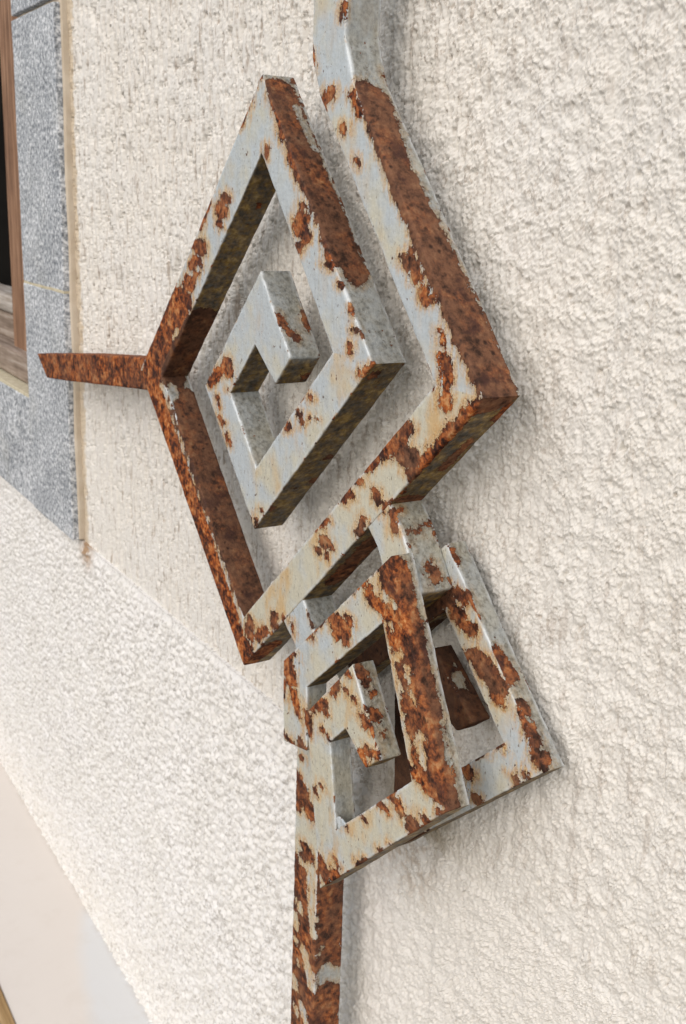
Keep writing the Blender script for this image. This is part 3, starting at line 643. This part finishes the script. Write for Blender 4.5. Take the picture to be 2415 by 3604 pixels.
        (1, -1, 0, 3.3, [(-387.6, -15.7, 551.1), (-384.4, -16.2, 548.8)]),
        (1, 1, 0.3, 2.2, [(-376.9, -18.0, 543.3), (-376.7, -13.8, 543.2)]),
        (1, -1, 0, 1.1, [(-392.6, -13.9, 554.7)]),
    ],
    'post': [
        (0, 1, 0.6, 3.6, [(-495.9, -40.0, 442.8), (-490.1, -40.0, 434.7)]),
        (0, 1, 0.6, 3.3, [(-487.7, -40.0, 436.0), (-485.7, -40.0, 429.6)]),
        (0, 1, 0.6, 2, [(-500.3, -40.0, 448.1), (-501.1, -40.0, 427.0)]),
        (0, 1, 0.6, 3.7, [(-488.7, -40.0, 405.4), (-486.1, -40.0, 403.1)]),
        (0, 1, 0.8, 2.4, [(-493.9, -40.0, 398.6)]),
        (0, 1, 0.5, 2.4, [(-500.7, -40.0, 392.7), (-497.6, -40.0, 386.8)]),
        (0, 1, 0.6, 9, [(-495.6, -40.0, 382.1), (-492.1, -40.0, 342.7), (-492.0, -40.0, 259.7)]),
        (0, -1, 0, 3, [(-483.4, -40.0, 396.1), (-480.7, -40.0, 369.9), (-476.5, -40.0, 354.1)]),
        (0, -1, 0, 2.9, [(-488.2, -40.0, 336.3), (-477.4, -40.0, 316.6)]),
        (0, -1, 0, 2.4, [(-489.2, -40.0, 295.6), (-484.1, -40.0, 287.0)]),
        (0, -1, 0, 1.9, [(-498.1, -40.0, 364.8), (-494.3, -40.0, 360.3)]),
        (0, -1, 0, 1.7, [(-499.0, -40.0, 336.1)]),
        (0, 1, 0.6, 3.4, [(-476.5, -40.0, 313.2), (-474.5, -40.0, 273.5)]),
        (0, -1, 0, 2.3, [(-500.4, -40.0, 308.4), (-497.5, -40.0, 302.1)]),
        (0, -1, 0, 2.3, [(-501.2, -40.0, 352.9), (-498.7, -40.0, 345.4)]),
        (0, -1, 0, 1, [(-494.9, -40.0, 324.6), (-494.0, -40.0, 321.1)]),
        (0, -1, 0, 1.4, [(-484.1, -40.0, 325.9)]),
        (0, -1, 0, 1.2, [(-497.0, -40.0, 289.9), (-495.3, -40.0, 284.8)]),
        (0, 1, 0.8, 1.3, [(-496.7, -40.0, 460.9)]),
        (1, 1, 0.8, 11.8, [(-476.6, -29.9, 396.0), (-473.5, -29.6, 335.5)]),
        (1, -1, 0, 6.2, [(-473.0, -32.6, 326.9), (-472.7, -23.6, 320.7)]),
        (1, -1, 0, 1.7, [(-473.8, -21.8, 342.3)]),
        (1, -1, 0, 1.6, [(-471.5, -23.5, 297.9), (-471.1, -25.5, 290.7)]),
        (1, -1, 0, 1.7, [(-474.0, -34.6, 344.9), (-473.6, -37.5, 338.3)]),
        (1, -1, 0, 1.5, [(-473.8, -38.8, 341.7)]),
        (1, 1, 0.7, 10.4, [(-472.1, -30.5, 308.6), (-470.2, -31.4, 273.1)]),
        (1, -1, 0, 1.4, [(-473.3, -22.7, 333.0)]),
        (1, 1, 0.8, 6.6, [(-478.1, -30.0, 425.3), (-480.0, -29.2, 460.8)]),
    ],
}
BEADS = [((-0.4307, -0.0516, 0.4569), (0.006, 0.0011, 0.0034)), ((-0.5419, -0.034, 0.5534), (0.0025, 0.004, 0.002))]

BASEPT = Vector((-0.489, -0.030, 0.0))
grille = empty('iron_grille', BASEPT, 'rusty white painted wrought iron fret of nested diamond scrolls on a square post', 'grille')

def field(group, P, front):
    """signed distance in mm to the bare patches of a bar (positive = paint gone) and their tone"""
    f = np.full(len(P), -7.0); tone = np.full(len(P), 0.5); neg = np.full(len(P), -9.0)
    Q = P * 1000.0
    for k, s, t, r, pts in PATCH.get(group, []):
        wt = np.array([0.55, 1.5, 1.0]) if k == 0 else np.array([1.0, 1.0, 1.0])
        A = np.array(pts) * wt; X = Q * wt
        best = np.full(len(P), 1e9)
        if len(A) == 1: best = np.linalg.norm(X - A[0], axis=1)
        for a, b in zip(A[:-1], A[1:]):
            d = b - a; u = np.clip(((X - a) @ d) / max(d @ d, 1e-9), 0, 1)
            best = np.minimum(best, np.linalg.norm(X - a - u[:, None] * d, axis=1))
        g = (r + 0.45 if s > 0 else r) - best
        if k == 1: g = g - 4.5 * front                    # a bare side stops at the arris
        if s > 0:
            up = g > f; tone = np.where(up, t, tone); f = np.maximum(f, g)
        else: neg = np.maximum(neg, g)
    return np.clip(np.minimum(f, -neg), -7, 7), tone

def profile(nw, nd, nc=3):
    """rounded rectangle: list of (side across 0..1, side depth 0..1, corner offsets) in unit form"""
    P = []
    def corner(cs, cd, a0):
        for i in range(nc + 1):
            a = a0 + (math.pi / 2) * i / nc
            P.append((cs, cd, math.cos(a), math.sin(a)))
    # start on the front face (depth 0), go across, then back
    corner(0, 0, math.pi); 
    P += [(i / nw, 0, 0, -1) for i in range(1, nw)]
    corner(1, 0, -math.pi / 2)
    P += [(1, i / nd, 1, 0) for i in range(1, nd)]
    corner(1, 1, 0)
    P += [(1 - i / nw, 1, 0, 1) for i in range(1, nw)]
    corner(0, 1, math.pi / 2)
    P += [(0, 1 - i / nd, -1, 0) for i in range(1, nd)]
    return P
def pitted(P, amp):
    out = np.empty_like(P)
    for i, p in enumerate(P):
        v = Vector(p)
        q = noise.noise_vector(v * 45) * 0.30 + noise.noise_vector(v * 170) * 0.22 + noise.noise_vector(v * 420) * 0.18
        out[i] = p + np.array(q) * amp
    return out
def bar(name, group, y0, t, secs, end0, end1, parent, r=0.0012, step=0.0013, cream=0.0, label=None):
    """one forged flat bar; secs = (outer, inner) edge points in the plane of the fret, ends 'mitre' or 'cut'"""
    NW, ND = 16, max(6, int(t / 0.0013))
    prof = profile(NW, ND); K = len(prof)
    secs = [(np.array(a) / 1000.0, np.array(b) / 1000.0) for a, b in secs]
    rings = []
    for (o0, i0), (o1, i1) in zip(secs[:-1], secs[1:]):
        L = 0.5 * (np.linalg.norm(o1 - o0) + np.linalg.norm(i1 - i0)); n = max(2, int(L / step))
        for k in range(n): rings.append((o0 + (o1 - o0) * k / n, i0 + (i1 - i0) * k / n))
    rings.append(secs[-1])
    def ring(o, i, shrink=0.0, slide=None):
        wv = i - o; wl = np.linalg.norm(wv); c = 0.5 * (o + i)
        rr = r * (0.75 + 0.9 * abs(noise.noise(Vector((c[0] * 70, y0, c[1] * 70)))))
        pts = []
        for cs, cd, ca, sa in prof:
            s = cs * wl; d = cd * t
            s = min(max(s, rr), wl - rr) if (cs in (0, 1)) else rr + cs * (wl - 2 * rr)
            d = min(max(d, rr), t - rr) if (cd in (0, 1)) else rr + cd * (t - 2 * rr)
            s += ca * rr; d += sa * rr
            s = wl / 2 + (s - wl / 2) * (1 - shrink); d = t / 2 + (d - t / 2) * (1 - shrink)
            p = o + wv * (s / wl)
            if slide is not None: p = p + slide
            pts.append((p[0], y0 + d, p[1]))
        return pts
    V = []; F = []
    R = [ring(o, i) for o, i in rings]
    def axis(a, b): v = 0.5 * (sum(b) - sum(a)); return v / np.linalg.norm(v)
    if end0 == 'cut':
        ax = -axis(rings[0], rings[1]); R = [ring(*rings[0], q, ax * h) for q, h in ((0.9, 0.0011), (0.5, 0.0011), (0.12, 0.0010), (0.05, 0.0007), (0.015, 0.0003))] + R
    if end1 == 'cut':
        ax = axis(rings[-2], rings[-1]); R = R + [ring(*rings[-1], q, ax * h) for q, h in ((0.015, 0.0003), (0.05, 0.0007), (0.12, 0.0010), (0.5, 0.0011), (0.9, 0.0011))]
    for q in R: V += q
    nR = len(R)
    d0 = rings[1][0] + rings[1][1] - rings[0][0] - rings[0][1]; wv = rings[0][1] - rings[0][0]
    flip = (wv[0] * d0[1] - wv[1] * d0[0]) < 0
    for a in range(nR - 1):
        for b in range(K):
            c = (b + 1) % K; q = (a * K + b, a * K + c, (a + 1) * K + c, (a + 1) * K + b)
            F.append(q[::-1] if flip else q)
    V = pitted(np.array(V), 0.00062)
    caps = []
    for e, base in ((end0, 0), (end1, (nR - 1) * K)):
        q = list(range(base, base + K))
        if e == 'mitre':
            off = len(V); V = np.concatenate([V, V[base:base + K]]); q = list(range(off, off + K))
        if (base == 0) != flip: q = q[::-1]
        F.append(tuple(q))
    ll = secs[0][0]; ctr = V.mean(axis=0)
    o = mesh_obj(name, V, F, IRON, parent, True, None, BASEPT)
    me = o.data
    nz = np.zeros(len(V) * 3, dtype=np.float32); me.vertices.foreach_get('normal', nz); nz = nz.reshape(-1, 3)
    # stain plus painted shade on faces that look down
    grime_shade = np.clip((-nz[:, 2] - 0.25) * 2.2, 0, 1)
    arr = np.zeros(len(V)); pa = np.array([1.0 if abs(q[2]) > 0.05 and abs(q[3]) > 0.05 else 0.0 for q in prof])
    pa = np.maximum(pa, 0.6 * np.maximum(np.roll(pa, 1), np.roll(pa, -1))); arr[:nR * K] = np.tile(pa, nR)
    dust_shade = np.clip(np.clip((nz[:, 2] - 0.25) * 2.0, 0, 1) + np.clip((nz[:, 0] - 0.5) * 1.6, 0, 0.75), 0, 1)  # dust with shade painted in, by facing direction
    f, tone = field(group, V, np.clip((-nz[:, 1] - 0.5) * 2.5, 0, 1))
    for k, a in (('rust', f), ('tone', tone), ('grime_shade', grime_shade), ('dust_shade', dust_shade), ('arris', arr), ('cream', np.full(len(V), cream))):
        at = me.attributes.new(k, 'FLOAT', 'POINT'); at.data.foreach_set('value', np.asarray(a, dtype=np.float32))
    if label: o['label'] = label
    return o

def chain(group, name, creams, r=0.0012):
    """a fret bent from straight lengths, mitred at the corners: every length is a part"""
    y0, t, secs, ends = FRET[group]
    n = len(secs) - 1
    for i in range(n):
        e0 = ends[0] if i == 0 else 'mitre'; e1 = ends[1] if i == n - 1 else 'mitre'
        bar(name, group, y0, t, secs[i:i + 2], e0, e1, grille, r, cream=creams[min(i, len(creams) - 1)])
y0, t, secs, ends = FRET['outer']
bar('hanger_bar', 'outer', y0, t, secs[0:4], 'cut', 'mitre', grille, cream=0.15)
bar('fret_bar', 'outer', y0, t, secs[3:5], 'mitre', 'mitre', grille, cream=0.8)
chain('scroll', 'fret_bar', [0.1, 0.1, 0.05, 0.45, 0.15, 0.3, 0.2])
for g, nm, cr in (('spur', 'cut_spur', 0.5), ('foot', 'foot', 0.6), ('foot2', 'foot', 0.1)):
    y0, t, secs, ends = FRET[g]; bar(nm, g, y0, t, secs, *ends, grille, cream=cr)
chain('key0', 'key_bar', [0.45, 0.5, 0.7, 0.7, 0.65, 0.8, 0.85], 0.0009)
chain('key2', 'key_bar', [0.5, 0.3, 0.25, 0.5, 0.5, 0.5], 0.0009)
y0, t, secs, ends = FRET['post']; bar('post', 'post', y0, t, secs, *ends, grille, cream=0.6)
# blobs of weld under the paint
def bead(c, rad, seed):
    bm = bmesh.new(); bmesh.ops.create_icosphere(bm, subdivisions=3, radius=1.0)
    for v in bm.verts:
        q = Vector((v.co.x * rad[0], v.co.y * rad[1], v.co.z * rad[2])); v.co = q + noise.noise_vector(q * 260 + Vector((seed, 0, 0))) * 0.0011
    V = np.array([v.co[:] for v in bm.verts]) + np.array(c); F = [tuple(v.index for v in f.verts) for f in bm.faces]; bm.free()
    n = len(V)
    o = mesh_obj('weld_bead', V, F, IRON, grille, True, {'rust': np.full(n, -6.0), 'tone': np.full(n, .5), 'grime_shade': np.zeros(n), 'cream': np.full(n, 0.2), 'dust_shade': np.zeros(n), 'arris': np.zeros(n)}, BASEPT)
for i, (c, rad) in enumerate(BEADS): bead(c, rad, i * 3.1)
